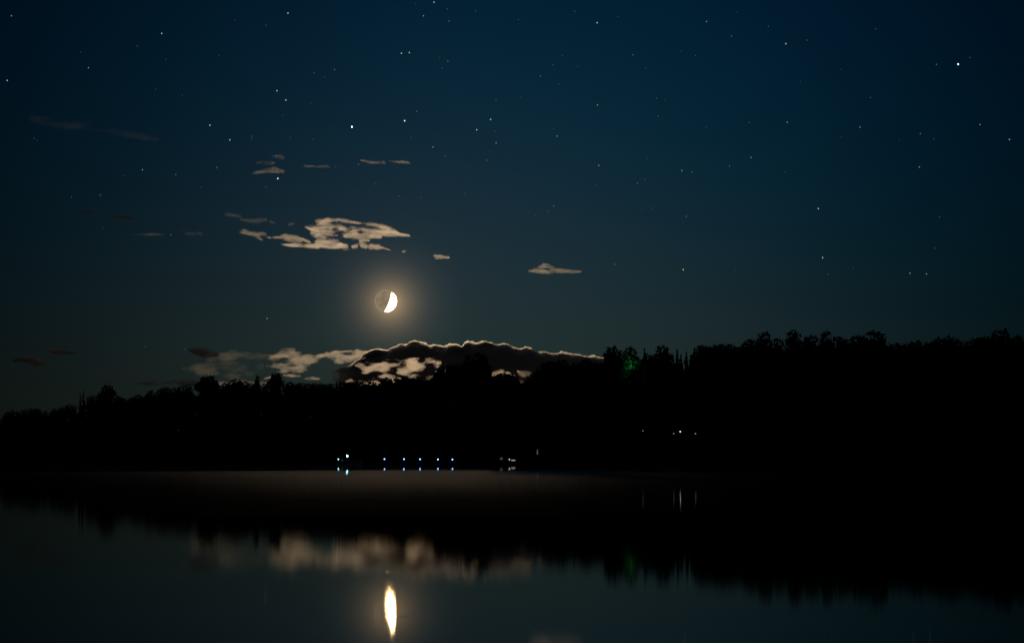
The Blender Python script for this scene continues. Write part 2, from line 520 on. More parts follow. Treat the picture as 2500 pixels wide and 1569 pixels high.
def vnoise(x, y, z):
    xi, yi, zi = np.floor(x).astype(int), np.floor(y).astype(int), np.floor(z).astype(int)
    fx, fy, fz = x - xi, y - yi, z - zi
    fx, fy, fz = (t * t * (3 - 2 * t) for t in (fx, fy, fz))
    x0, y0, z0 = xi % 48, yi % 48, zi % 48
    x1, y1, z1 = (x0 + 1) % 48, (y0 + 1) % 48, (z0 + 1) % 48
    L = _LAT
    a = L[x0, y0, z0] * (1 - fx) + L[x1, y0, z0] * fx
    b = L[x0, y1, z0] * (1 - fx) + L[x1, y1, z0] * fx
    c = L[x0, y0, z1] * (1 - fx) + L[x1, y0, z1] * fx
    d = L[x0, y1, z1] * (1 - fx) + L[x1, y1, z1] * fx
    return (a * (1 - fy) + b * fy) * (1 - fz) + (c * (1 - fy) + d * fy) * fz


def fbm(x, y, z, octv=4, gain=0.52):
    s, a = 0.0, 1.0
    for k in range(octv):
        s = s + a * vnoise(x * 2 ** k + 7.3 * k, y * 2 ** k + 3.1 * k, z * 2 ** k + 5.7 * k)
        a *= gain
    return s


def surface_nets(Fd):
    ins = Fd > 0
    c = [ins[i:ins.shape[0] - 1 + i, j:ins.shape[1] - 1 + j, k:ins.shape[2] - 1 + k] for i in (0, 1) for j in (0, 1) for k in (0, 1)]
    cnt = sum(q.astype(np.int8) for q in c)
    act = (cnt > 0) & (cnt < 8)
    ids = np.full(act.shape, -1, np.int64)
    A = np.argwhere(act); ids[act] = np.arange(len(A))
    P = np.zeros((len(A), 3)); N = np.zeros(len(A))
    corner = [(i, j, k) for i in (0, 1) for j in (0, 1) for k in (0, 1)]
    val = {q: Fd[A[:, 0] + q[0], A[:, 1] + q[1], A[:, 2] + q[2]] for q in corner}
    for a in corner:
        for ax in range(3):
            if a[ax]: continue
            b = list(a); b[ax] = 1; b = tuple(b)
            va, vb = val[a], val[b]
            cr = (va > 0) != (vb > 0)
            t = np.where(cr, va / np.where(cr, va - vb, 1), 0)
            p = np.array(a, float)[None, :] + np.zeros((len(A), 3)); p[:, ax] = t
            P[cr] += p[cr]; N += cr
    P = A + P / N[:, None]
    quads = []
    for ax in range(3):
        u, v = (ax + 1) % 3, (ax + 2) % 3
        sl0 = [slice(None)] * 3; sl1 = [slice(None)] * 3
        sl0[ax] = slice(0, -1); sl1[ax] = slice(1, None)
        s0, s1 = ins[tuple(sl0)], ins[tuple(sl1)]
        E = np.argwhere(s0 != s1)
        ok = (E[:, u] > 0) & (E[:, v] > 0) & (E[:, u] < ins.shape[u] - 1) & (E[:, v] < ins.shape[v] - 1)
        E = E[ok]
        flip = s0[E[:, 0], E[:, 1], E[:, 2]]

        def cell(du, dv):
            q = E.copy(); q[:, u] -= du; q[:, v] -= dv
            return ids[q[:, 0], q[:, 1], q[:, 2]]
        q = np.stack([cell(1, 1), cell(0, 1), cell(0, 0), cell(1, 0)], 1)
        q[~flip] = q[~flip][:, ::-1]
        quads.append(q)
    return P, np.concatenate(quads)


cloud_mats = {}


def cloud_mat(density, aniso, skin=True):
    key = (round(density, 6), aniso, skin)
    if key in cloud_mats: return cloud_mats[key]
    m, n, l = new_mat('cloud_droplets')
    n.remove(n['Principled BSDF'])
    ad = n.new('ShaderNodeAddShader')                        # droplets: a forward peak plus an even part
    for i, (w, g) in enumerate(((aniso, 0.9), (1 - aniso, 0.0))):
        vsn = n.new('ShaderNodeVolumeScatter')
        vsn.inputs['Color'].default_value = (0.99, 0.985, 0.98, 1)
        vsn.inputs['Density'].default_value = density * w
        vsn.inputs['Anisotropy'].default_value = g
        l.new(vsn.outputs[0], ad.inputs[i])
    l.new(ad.outputs[0], n['Material Output'].inputs['Volume'])
    if not skin:
        cloud_mats[key] = m
        return m
    tr = n.new('ShaderNodeBsdfTransparent'); tl = n.new('ShaderNodeBsdfTranslucent')
    tl.inputs[0].default_value = (0.9, 0.9, 0.9, 1)
    mx = n.new('ShaderNodeMixShader'); mx.inputs[0].default_value = 0.012
    l.new(tr.outputs[0], mx.inputs[1]); l.new(tl.outputs[0], mx.inputs[2])
    l.new(mx.outputs[0], n['Material Output'].inputs['Surface'])
    cloud_mats[key] = m
    return m


def t_caps(U, V, caps):
    T = np.full(U.shape, -1.5)
    for c in caps:
        for (x0, y0, r0), (x1, y1, r1) in zip(c[:-1], c[1:]) if len(c) > 1 else [(c[0], c[0])]:
            dx, dy = x1 - x0, y1 - y0
            L2 = dx * dx + dy * dy
            t = np.clip(((U - x0) * dx + (V - y0) * dy) / L2, 0, 1) if L2 > 0 else np.zeros_like(U)
            d2 = (U - x0 - t * dx) ** 2 + (V - y0 - t * dy) ** 2
            r = r0 + (r1 - r0) * t
            T = np.maximum(T, 1 - d2 / (r * r))
    return np.maximum(T, -1.5)


def cloud(label, box, dist, D, tfun, density, noise=(40, 14, 0.5), p=1.0, step=1.8, aniso=0.75, seed=0, octv=4, wscale=1.6, group=None, shells=None):
    shells = shells or ((0.0, 1.0, None),)
    u0, v0, u1, v1 = box
    us = np.arange(u0, u1 + step, step); vs_ = np.arange(v0, v1 + step, step)
    ws = np.linspace(-D * 1.7, D * 1.7, max(9, int(3.4 * D / (step * wscale))))
    U, V, W = np.meshgrid(us, vs_, ws, indexing='ij')
    T2 = tfun(U[:, :, 0], V[:, :, 0])
    nx, ny, amp = noise
    Nn = fbm(U / nx + seed * 3.7, V / ny + seed * 1.9, W / nx + seed * 0.7, octv)
    Fd = T2[:, :, None] + amp * Nn - (np.abs(W) / D) ** p
    for ax in range(3):
        sl = [slice(None)] * 3
        for e in (0, -1):
            sl[ax] = e; Fd[tuple(sl)] = -3.0
    sc = dist / F_PX
    dw = ws[1] - ws[0]
    uc, vc = (u0 + u1) / 2, (v0 + v1) / 2
    C = Vector((0, 0, CAM_H)) + ray(uc, vc) * dist
    root = None
    for sh in shells:
        iso, part, g = sh[:3]                              # nested hulls: thin veil outside, denser towards the core
        Fs = Fd - iso
        if len(sh) > 3: Fs = Fs - np.clip((sh[3] - U) / sh[4], 0, 5)
        if len(sh) > 5: Fs = np.minimum(Fs, sh[5](U[:, :, 0], V[:, :, 0])[:, :, None])
        P, Q = surface_nets(Fs.astype(np.float32))
        if len(Q) < 12: continue
        co = np.stack([(u0 + P[:, 0] * step - uc), (ws[0] + P[:, 2] * dw), -(v0 + P[:, 1] * step - vc)], 1) * sc
        me = mesh_np('cloud', co, Q, 4, True)
        o = link('cloud' if root is None else 'cloud_core', me, root, cloud_mat(density * part, aniso if g is None else g, root is None))
        if root is None:
            root = o
            o.matrix_world = Matrix.Translation(C) @ Matrix((RIGHT, FWD, UP)).transposed().to_4x4()
            tag(o, label, 'cloud', group)
    return root


def caps_holes(caps, holes=(), sc=0.66):
    def f(U, V):
        T = t_caps(U, V, caps) * sc
        for x, y, rx, ry, a, ang in holes:
            c, s = math.cos(math.radians(ang)), math.sin(math.radians(ang))
            du, dv = U - x, V - y
            T = T - a * np.exp(-(((du * c + dv * s) / rx) ** 2 + ((-du * s + dv * c) / ry) ** 2))
        return T
    return f


def build_clouds():
    # the large moonlit cloud above the moon
    main = [[(768, 556, 6), (800, 548, 17), (830, 552, 18)], [(782, 545, 8), (800, 541, 11), (825, 542, 9)],
            [(750, 556, 3), (775, 562, 9), (800, 568, 12), (812, 572, 10)], [(765, 572, 7), (790, 576, 9)],
            [(826, 538, 5), (870, 545, 6), (905, 550, 6), (940, 557, 7), (962, 566, 8), (975, 572, 4), (1000, 575, 2)],
            [(835, 560, 9), (870, 560, 9), (905, 563, 12), (940, 566, 12), (962, 568, 9)], [(845, 578, 7), (868, 572, 10), (890, 576, 10), (925, 576, 9)],
            [(780, 592, 9), (808, 590, 14), (838, 593, 14)], [(692, 598, 2.5), (735, 600, 4), (790, 602, 6), (845, 604, 6)]]
    cloud('large bright ragged cloud above the moon, biggest of the high clouds', (672, 518, 1016, 622), 6000, 128,
          caps_holes(main, [(878, 551, 46, 4, 1.5, 9), (818, 576, 16, 4.5, 1.8, -24), (838, 566, 22, 4, 1.4, -22), (852, 588, 22, 6, 1.8, 5), (818, 560, 8, 4, 1.0, 0),
                            (880, 566, 12, 5, 0.8, 20)]),
          0.0048, (26, 8, 0.72), 0.42, 1.6, octv=5, seed=1)
    cloud('row of small white puffs under the right half of the large cloud', (850, 584, 965, 620), 6000, 54,
          caps_holes([[(862, 602, 6), (870, 599, 8)], [(882, 596, 9), (892, 600, 8)], [(880, 588, 4), (900, 586, 4)], [(905, 602, 8), (922, 602, 9)], [(922, 603, 7), (938, 606, 3), (952, 610, 1.8)]]),
          0.0192, (13, 7, 0.55), 0.42, 1.5, aniso=0.45, seed=2)
    cloud('orange tinted spindle shaped cloud left of the large cloud', (655, 566, 768, 602), 6100, 70,
          caps_holes([[(668, 580, 3), (695, 580, 8), (720, 582, 11), (732, 586, 7)], [(738, 584, 5), (752, 590, 4), (758, 592, 2)]]),
          0.0104, (20, 6, 0.6), 0.42, 1.5, aniso=0.45, seed=3)
    cloud('small pinkish cloud scrap with a hanging tip, leftmost of the row by the large cloud', (574, 556, 672, 596), 6200, 64,
          caps_holes([[(590, 568, 3), (604, 568, 8), (625, 573, 9), (645, 570, 6)], [(628, 576, 6), (634, 583, 4)], [(652, 578, 4), (660, 580, 4)]]),
          0.0072, (20, 7, 0.7), 0.42, 1.5, aniso=0.45, seed=4)
    cloud('dim grey wisp above the pinkish cloud scrap', (545, 512, 730, 560), 6300, 41,
          caps_holes([[(552, 524, 4), (585, 527, 5)], [(590, 536, 4), (618, 539, 7), (648, 538, 6)], [(660, 542, 4), (672, 545, 3)], [(706, 549, 3), (716, 546, 3)]]),
          0.002808, (20, 6, 0.8), 0.42, 1.6, aniso=0.25, seed=5)
    cloud('short bright cream cloud dash right above the moon', (1050, 612, 1112, 642), 6000, 38,
          caps_holes([[(1062, 626, 6), (1078, 626, 6), (1096, 628, 4)]]), 0.04, (14, 5, 0.5), 0.42, 1.3, aniso=0.4, seed=6)
    cloud('tiny white cloud speck between the large cloud and the cream dash', (976, 604, 998, 622), 6000, 19,
          caps_holes([[(984, 615, 4), (990, 613, 4)]]), 0.028, (8, 5, 0.4), 0.42, 1.2, aniso=0.4, seed=7)
    cloud('isolated pointed beige cloud right of the moon', (1278, 632, 1434, 684), 6000, 80,
          caps_holes([[(1292, 662, 4), (1312, 660, 9), (1345, 662, 10), (1370, 661, 8)], [(1318, 652, 6), (1326, 648, 8), (1350, 653, 5)], [(1370, 660, 6), (1395, 663, 6), (1418, 663, 3)]],
                     [(1335, 657, 12, 2.5, 0.9, 10)]), 0.00672, (24, 6, 0.7), 0.42, 1.5, aniso=0.45, seed=8)
    for lab, box, caps, dn, sd in (('pink cloud streak high up left above a star', (606, 400, 706, 432), [[(618, 424, 3), (645, 418, 4)], [(650, 416, 5), (668, 414, 8), (690, 418, 5)]], 0.0034, 9),
                                   ('dim flat wisp just above the pink cloud streak', (616, 386, 686, 412), [[(630, 398, 5), (668, 398, 5)]], 0.0014, 33),
                                   ('topmost faint scrap above the pink cloud streak', (654, 370, 706, 396), [[(668, 382, 5), (690, 384, 4)]], 0.0014, 34),
                                   ('faint flat wisp right of the pink cloud streak', (730, 396, 816, 418), [[(745, 406, 4), (775, 407, 4), (800, 406, 4)]], 0.0016, 35)):
        cloud(lab, box, 6400, 42, caps_holes(caps), dn * 2.4, (22, 5, 0.7), 0.42, 1.5, aniso=0.28, seed=sd)
    cloud('thin pale cloud streak, highest cloud right of the pink one', (866, 384, 1020, 410), 6400, 32,
          caps_holes([[(880, 391, 2), (905, 396, 4), (940, 397, 3)], [(950, 394, 3), (975, 396, 4), (1000, 399, 4)]]), 0.0156, (26, 4, 0.8), 0.42, 1.4, aniso=0.25, seed=10)

    # the long bank with a silver lining
    top = [(680, 962), (700, 940), (730, 915), (765, 897), (800, 888), (830, 885), (858, 883), (878, 876), (896, 862), (905, 855), (918, 850), (930, 854), (946, 856), (955, 849), (972, 845), (982, 840), (990, 842), (1002, 834), (1012, 832), (1024, 836),
           (1038, 840), (1050, 846), (1060, 842), (1072, 846), (1084, 847), (1092, 846), (1096, 842), (1118, 843), (1128, 845), (1134, 836), (1142, 834), (1160, 839), (1186, 833), (1200, 837),
           (1213, 842), (1228, 838), (1240, 840), (1254, 848), (1270, 852), (1284, 848), (1298, 851), (1314, 858), (1332, 860), (1350, 864), (1372, 862), (1400, 866), (1430, 868), (1460, 873), (1500, 876), (1560, 884), (1600, 892)]
    bot = [(660, 962), (1620, 962)]

    def bank(U, V):
        tp = np.interp(U, [q[0] for q in top], [q[1] for q in top]); bt = np.interp(U, [q[0] for q in bot], [q[1] for q in bot])
        return np.minimum(np.minimum((V - tp) / 18.0, (bt - V) / 22.0), 1.0)
    def crest(U, V):
        tp = np.interp(U, [q[0] for q in top], [q[1] for q in top])
        w = 4.0 + 9.0 * np.clip((1420 - U) / 280.0, 0, 1)
        w = w * (0.75 + 0.75 * vnoise(U / 23.0, np.zeros_like(U) + 2.2, np.zeros_like(U)))
        return (tp + w - V) / 7.0
    cloud('long dark cloud bank with a glowing rim below the moon', (674, 822, 1616, 972), 9000, 110, bank, 0.03, (20, 12, 0.26), 2.0, 2.0, shells=((-0.03, 1.6, 0.95, 872, 30.0, crest), (0.012, 0.46, 0.0, 880, 60.0)), seed=12, wscale=4)

    def mottled(caps, seed, lo=0.35, sx=34, sy=13, amp=1.0):
        def f(U, V):
            T = t_caps(U, V, caps)
            n = fbm(U / sx + seed, V / sy + seed * 2.1, np.zeros_like(U) + seed * 0.3, 4)
            return np.minimum(T, 0.75) + n * amp - lo
        return f
    cloud('glowing broken cloud clumps between the dark bank and the treetops', (846, 872, 1096, 968), 5000, 80,
          mottled([[(880, 884, 12), (900, 896, 18), (925, 898, 16)], [(930, 900, 22), (980, 900, 28), (1040, 900, 28), (1075, 905, 22)], [(850, 936, 10), (900, 934, 12), (960, 930, 13), (1080, 928, 18)],
                   [(936, 915, 12), (960, 916, 10)]], 3.3, 0.26, 22, 9, 1.2), 0.002873, (16, 9, 0.6), 0.42, 1.7, seed=13, wscale=2)
    cloud('orange lit lumpy cloud at the left tip of the dark bank', (762, 850, 912, 892), 9300, 96,
          caps_holes([[(776, 870, 5), (795, 866, 7), (820, 868, 11), (850, 872, 12), (875, 868, 11)], [(818, 862, 8), (824, 860, 7)], [(835, 858, 3), (858, 858, 4)], [(874, 860, 9), (892, 864, 9)],
                      [(826, 878, 10), (832, 884, 5)]], [(848, 863, 10, 3, 0.9, 0)]), 0.004352, (18, 9, 0.75), 0.42, 1.6, aniso=0.45, seed=14)
    cloud('round orange lit cloud clump left of the dark bank', (640, 846, 786, 918), 9300, 128,
          caps_holes([[(668, 872, 8), (690, 866, 14), (712, 872, 18), (738, 880, 16), (752, 878, 14), (766, 880, 7)], [(672, 890, 6), (700, 896, 11), (735, 896, 13)], [(690, 906, 4), (735, 906, 5)]],
                     [(695, 876, 14, 4, 0.9, 0), (712, 893, 14, 3.5, 1.0, 0), (680, 884, 8, 3, 0.8, 0)]), 0.00271, (20, 9, 0.8), 0.42, 1.7, aniso=0.45, seed=15)
    cloud('dim mottled grey cloud field left of the round orange clump', (440, 850, 690, 940), 9600, 70,
          mottled([[(520, 880, 20), (570, 878, 26), (620, 880, 26), (655, 878, 20)], [(470, 900, 16), (520, 905, 20), (600, 912, 20)]], 8.2, 0.35, 36, 15, 0.9), 0.000764, (22, 10, 0.7), 0.42, 1.9, aniso=0.25, seed=16, wscale=2)
    cloud('small dark lens shaped cloud left of the grey cloud field', (448, 842, 548, 886), 9000, 60,
          caps_holes([[(462, 853, 5), (482, 858, 12), (505, 862, 15), (528, 866, 8)]]), 0.02, (26, 9, 0.5), 0.6, 1.8, aniso=0.0, wscale=2, seed=17)
    for lab, box, caps, sd in (('thin lit cloud dash low over the trees, just left of the domed tree', (634, 910, 684, 932), [(645, 924, 2.5), (668, 918, 4)], 18),
                               ('upper thin lit cloud dash below the round orange clump', (680, 906, 744, 926), [(690, 914, 3), (712, 917, 5), (732, 917, 3)], 31),
                               ('right thin lit cloud dash low over the trees below the round orange clump', (736, 910, 798, 934), [(745, 924, 3), (762, 922, 5), (778, 925, 3)], 32)):
        cloud(lab, box, 9500, 48, caps_holes([caps]), 0.008, (18, 6, 0.45), 0.42, 1.5, aniso=0.35, seed=sd)
    cloud('low lit haze cloud touching the trees, yellowish, left of centre', (524, 918, 690, 948), 9800, 48,
          caps_holes([[(535, 936, 6), (600, 934, 8), (670, 938, 7)]]), 0.003432, (30, 8, 0.5), 0.42, 1.8, aniso=0.25, seed=19)
    cloud('yellowish lit cloud patch seen between two treetops right of the tallest round tree', (1190, 896, 1320, 946), 5000, 73,
          caps_holes([[(1205, 915, 9), (1225, 909, 9)], [(1240, 914, 9), (1252, 920, 8)], [(1264, 905, 3), (1275, 914, 11), (1295, 916, 11)], [(1270, 932, 6), (1300, 934, 6)]]), 0.00502, (18, 10, 0.6), 0.42, 1.7, seed=20)
    cloud('upper dark cloud smudge far left, low over the hills', (84, 838, 200, 876), 9000, 60,
          caps_holes([[(95, 854, 5), (130, 858, 9), (165, 862, 8), (182, 862, 4)]]), 0.0242, (34, 10, 0.8), 0.5, 2.0, aniso=0.0, wscale=3, seed=21)
    cloud('lower dark cloud smudge far left, nearest the wooded skyline', (30, 864, 140, 908), 9000, 60,
          caps_holes([[(48, 878, 8), (78, 882, 14), (110, 886, 8)]]), 0.0242, (34, 10, 0.8), 0.5, 2.0, aniso=0.0, wscale=3, seed=22)
    cloud('dark flat cloud strip touching the trees on the left', (240, 912, 510, 950), 9000, 60,
          caps_holes([[(260, 936, 4), (320, 934, 8), (400, 934, 11), (460, 936, 10), (495, 936, 4)]]), 0.016, (60, 8, 0.7), 0.5, 2.0, aniso=0.0, wscale=3, seed=23)
    cloud('dark narrow cloud streak in the left sky, level with the large cloud', (195, 506, 336, 548), 7000, 36,
          caps_holes([[(208, 518, 4), (250, 524, 7), (290, 530, 7), (318, 533, 5)]]), 0.0242, (40, 6, 0.8), 0.5, 2.0, aniso=0.0, wscale=3, seed=24)
    cloud('faint hazy wisp left of the large cloud, level with it', (300, 556, 510, 588), 7000, 38,
          caps_holes([[(310, 572, 2.5), (360, 573, 4), (400, 573, 3)], [(440, 568, 5), (470, 568, 7), (492, 571, 5)]]), 0.002288, (30, 8, 0.6), 0.42, 2.0, aniso=0.25, seed=25)
    cloud('very faint slanting cirrus veil high on the left', (60, 268, 430, 356), 7500, 54,
          caps_holes([[(80, 290, 12), (200, 305, 16), (290, 318, 16), (360, 338, 9), (410, 344, 4)]]), 0.000359, (90, 12, 0.8), 0.42, 3.0, aniso=0.25, seed=26)


build_clouds()

# ---------------------------------------------------------------- trees
def quad_cloud(centres, dirs, size, rng, aspect=1.0):
    n = len(centres)
    a = rng.normal(size=(n, 3)); a /= np.linalg.norm(a, axis=1)[:, None]
    b = np.cross(a, dirs); b /= (np.linalg.norm(b, axis=1)[:, None] + 1e-6)
    a = np.cross(b, dirs); a /= (np.linalg.norm(a, axis=1)[:, None] + 1e-6)
    s = size[:, None]
    c = centres
    V = np.stack([c - a * s - b * s * aspect, c + a * s * 0.8 - b * s * aspect, c + a * s + b * s * aspect, c - a * s * 0.7 + b * s * aspect], 1).reshape(-1, 3)
    return V


def leafy_crown(seed, lobes=9, per_area=26, asp=0.125):
    """unit tree: height 1, crown radius about 1 in x and y (scaled per copy); asp is the usual radius to height ratio"""
    rng = np.random.default_rng(seed)
    L = [(rng.uniform(-.12, .12), rng.uniform(-.12, .12), 1 - 0.66 * asp, 0.62, 0.66 * asp)]
    for k in range(4):
        ph = k * 1.57 + rng.uniform(-.5, .5); rr = rng.uniform(.28, .5)
        q = rng.uniform(0.42, 0.58)
        L.append((math.cos(ph) * rr, math.sin(ph) * rr, 1 - (0.75 + rng.uniform(.1, .9)) * asp, q, q * asp))
    for k in range(lobes):
        z = 0.22 + 0.62 * (k + rng.uniform(0, 1)) / lobes; ph = k * 2.4 + rng.uniform(-.5, .5)
        prof = 0.55 + 0.45 * math.sin((z - 0.12) / 0.88 * math.pi)
        q = rng.uniform(0.45, 0.65); rad = prof * rng.uniform(0.35, 0.6)
        L.append((math.cos(ph) * rad, math.sin(ph) * rad, z, q, q * asp * 1.2))
    C, Dn, S = [], [], []
    for x, y, z, rx, rz in L:
        m = int(per_area * 10 * rx)
        d = rng.normal(size=(m, 3)); d /= np.linalg.norm(d, axis=1)[:, None]
        bump = 1 + 0.16 * np.sin(d[:, 0] * 5 + seed) * np.sin(d[:, 1] * 6 + z * 30) + 0.1 * np.sin(d[:, 2] * 9 + z * 50)
        rr = np.where(rng.random(m) < 0.75, rng.uniform(0.78, 1.03, m), rng.uniform(0.2, 0.8, m)) * bump
        cc = np.array((x, y, z)) + d * rr[:, None] * np.array((rx, rx, rz))
        C.append(cc); Dn.append(d + rng.normal(size=(m, 3)) * 0.9); S.append(rng.uniform(0.05, 0.115, m))
        tw = int(m * 0.22)                                   # loose sprays standing off the clump
        d = rng.normal(size=(tw, 3)); d /= np.linalg.norm(d, axis=1)[:, None]
        C.append(np.array((x, y, z)) + d * rng.uniform(1.0, 1.22, tw)[:, None] * np.array((rx, rx, rz)))
        Dn.append(rng.normal(size=(tw, 3))); S.append(rng.uniform(0.025, 0.06, tw))
    C = np.concatenate(C); Dn = np.concatenate(Dn); S = np.concatenate(S)
    Dn /= np.linalg.norm(Dn, axis=1)[:, None]
    V = quad_cloud(np.zeros_like(C), Dn, S, rng)
    V = V.reshape(-1, 4, 3) * np.array((1.0, 1.0, asp)) + C[:, None, :]
    V = V.reshape(-1, 3)
    V[:, 2] *= 1.0 / max(0.01, np.percentile(V[:, 2], 99.6))
    return V


def conifer_crown(seed, levels=26, ragged=0.25):
    rng = np.random.default_rng(seed)
    C, Dn, S, A = [], [], [], []
    Vs = []
    for i in range(levels):
        t = i / (levels - 1)
        z = 0.10 + 0.88 * t
        R = (1 - t) ** 0.68 * 0.95 + 0.03
        nb = max(4, int(13 * (1 - t) + 4))
        for k in range(nb):
            ph = rng.uniform(0, 6.283); r = R * rng.uniform(1 - ragged * 1.6, 1 + ragged * 0.6)
            dx, dy = math.cos(ph), math.sin(ph)
            m = 6
            for j in range(m):
                f0, f1 = j / m, (j + 1) / m + 0.05
                wdt = 0.22 * (1 - f0 * 0.75) * (0.4 + R) * rng.uniform(0.7, 1.3)
                z0, z1 = z - 0.055 * f0 * r + rng.uniform(-.008, .008), z - 0.055 * f1 * r + 0.012 * f1
                drop = rng.uniform(0.012, 0.035)
                p0, p1 = np.array((dx * r * f0, dy * r * f0, z0)), np.array((dx * r * f1, dy * r * f1, z1))
                sd = np.array((-dy, dx, 0)) * wdt
                Vs += [p0 - sd - (0, 0, drop), p0 + sd * rng.uniform(.6, 1) + (0, 0, drop * .4), p1 + sd * 0.7 - (0, 0, drop * .3), p1 - sd * 0.7 + (0, 0, drop * .3)]
                if j % 2:
                    Vs += [p0 + (0, 0, 0.006), p1, p1 - (0, 0, drop * 1.3), p0 - (0, 0, drop * 1.6)]
    for k in range(6):
        ph = k * 1.05
        Vs += [np.array((0.03 * math.cos(ph), .03 * math.sin(ph), .93)), np.array((-0.03 * math.cos(ph), -.03 * math.sin(ph), .93)), np.array((-.004, 0, 1.0)), np.array((.004, 0, 1.0))]
    return np.array(Vs)


def trunk_mesh(name, limbs, seed):
    rng = random.Random(seed); mb = MB()
    mb.tube([(0, 0, -0.03), (0.01, 0, 0.25), (-0.01, 0.01, 0.55), (0, 0, 0.93)], [0.11, 0.08, 0.055, 0.01], 7)
    for k in range(limbs):
        z = rng.uniform(0.25, 0.7); ph = k * 2.4
        x, y = math.cos(ph), math.sin(ph)
        mb.tube([(0, 0, z), (x * .3, y * .3, z + .06), (x * .62, y * .62, z + .15)], [0.045, 0.03, 0.01], 5)
    me = bpy.data.meshes.new(name); me.from_pydata(mb.v, [], mb.f); me.update(); me.materials.append(M_BARK)
    return me


CROWNS = {'leafy': [], 'round': [], 'conifer': []}
CROWN_V = {'leafy': [], 'round': [], 'conifer': []}


def add_crown(kind, V, mat):
    CROWN_V[kind].append(V)
    me = mesh_np('crown', V, np.arange(len(V)), 4); me.materials.append(mat); CROWNS[kind].append(me)


for s in range(5): add_crown('leafy', leafy_crown(20 + s, 8, 20), M_LEAF)
for s in range(4): add_crown('round', leafy_crown(40 + s, 12, 30), M_LEAF)
for s in range(5): add_crown('conifer', conifer_crown(60 + s, 24 + s, 0.2 + 0.05 * s), M_NEEDLE)
TRUNKS = {'leafy': trunk_mesh('trunk', 5, 1), 'round': trunk_mesh('trunk', 7, 2), 'conifer': trunk_mesh('trunk', 0, 3)}
TREE_NAME = {'leafy': 'broadleaf_tree', 'round': 'broadleaf_tree', 'conifer': 'conifer_tree'}
_tree_rng = random.Random(5)


def tree(kind, px, top_y, width_px, off, label, group=None, variant=None, lean=0.0):
    base = land_pt(px, off)
    top = at(px, top_y, base.y)
    h = top.z - base.z
    r = width_px / 2 / F_PX * base.y
    root = empty(TREE_NAME[kind], base, _tree_rng.uniform(0, 6.28))
    v = _tree_rng.randrange(len(CROWNS[kind])) if variant is None else variant
    c = link('crown', CROWNS[kind][v], root); t = link('trunk', TRUNKS[kind], root)
    c.scale = (r, r, h)
    t.scale = (h * 0.16, h * 0.16, h * 0.97)
    tag(root, label, 'tree', group)
    return root


SKY = [(-260,1046),(-230,1042),(-200,1044),(-170,1040),(-140,1042),(-110,1040),(-80,1038),(-55,1036),(-30,1034),
 (-8,1036),(4,1024),(14,1008),(22,1003),(30,1000),(40,1004),(55,1000),(65,998),(75,996),(88,996),(97,998),(113,1002),(125,1002),(135,997),(150,993),(160,990),(170,987),(180,988),
 (219,966),(229,966),(240,967),(285,966),(296,969),(306,972),(317,971),(327,969),(338,963),(350,967),(358,962),(369,953),(380,958),(390,950),(399,945),(410,947),(425,946),(440,942),(452,941),(463,944),
 (538,940),(546,935),(556,938),(566,929),(577,924),(587,929),(597,930),(606,933),(616,938),(645,935),(700,936),(709,933),(718,935),(727,938),(735,935),(745,936),(756,936),(765,935),(776,938),(785,935),
 (795,938),(804,940),(812,935),(820,931),(829,930),(839,933),(848,933),(858,938),(869,931),(880,933),(891,938),(900,937),(909,931),(918,933),(927,937),(936,928),(945,923),(953,925),(963,924),(973,921),(984,921),(995,922),(1006,922),(1017,925),(1028,927),(1040,927),(1051,925),(1061,923),
 (1070,908),(1078,898),(1090,891),(1112,891),(1122,888),(1210,922),(1219,914),(1229,911),(1238,915),(1247,913),(1257,922),(1265,931),(1274,938),(1284,938),(1292,930),
 (1300,910),(1312,897),(1321,905),(1330,888),(1341,885),(1350,884),(1360,886),(1369,879),(1379,890),(1390,894),(1400,885),(1410,891),(1421,882),(1432,877),(1443,881),(1453,889),(1464,890),(1476,884),
 (1486,872),(1497,847),(1508,856),(1573,851),(1584,864),(1592,870),(1602,864),(1612,848),(1620,844),(1631,868),(1642,866),(1653,853),(1664,866),(1675,859),(1686,866),(1697,850),
 (1710,847),(1722,843),(1734,847),(1745,844),(1757,839),(1768,842),(1780,839),(1792,851),(1804,850),(1814,846),(1826,834),(1836,827),(1900,825),(1970,823),(1982,819),(2036,827),(2046,824),(2058,830),(2067,838),(2075,836),(2084,824),(2093,819),(2104,821),
 (2186,840),(2196,847),(2206,847),(2216,839),(2228,839),(2240,835),(2250,834),(2262,844),(2272,835),(2282,833),(2293,827),(2306,827),(2319,823),(2330,829),(2342,833),(2354,840),(2364,846),(2374,829),(2386,827),(2398,825),(2410,822),
 (2486,821),(2500,824),(2515,820),(2532,826),(2550,822),(2570,828),(2590,824),(2615,830),(2640,826),(2670,832),(2700,828)]
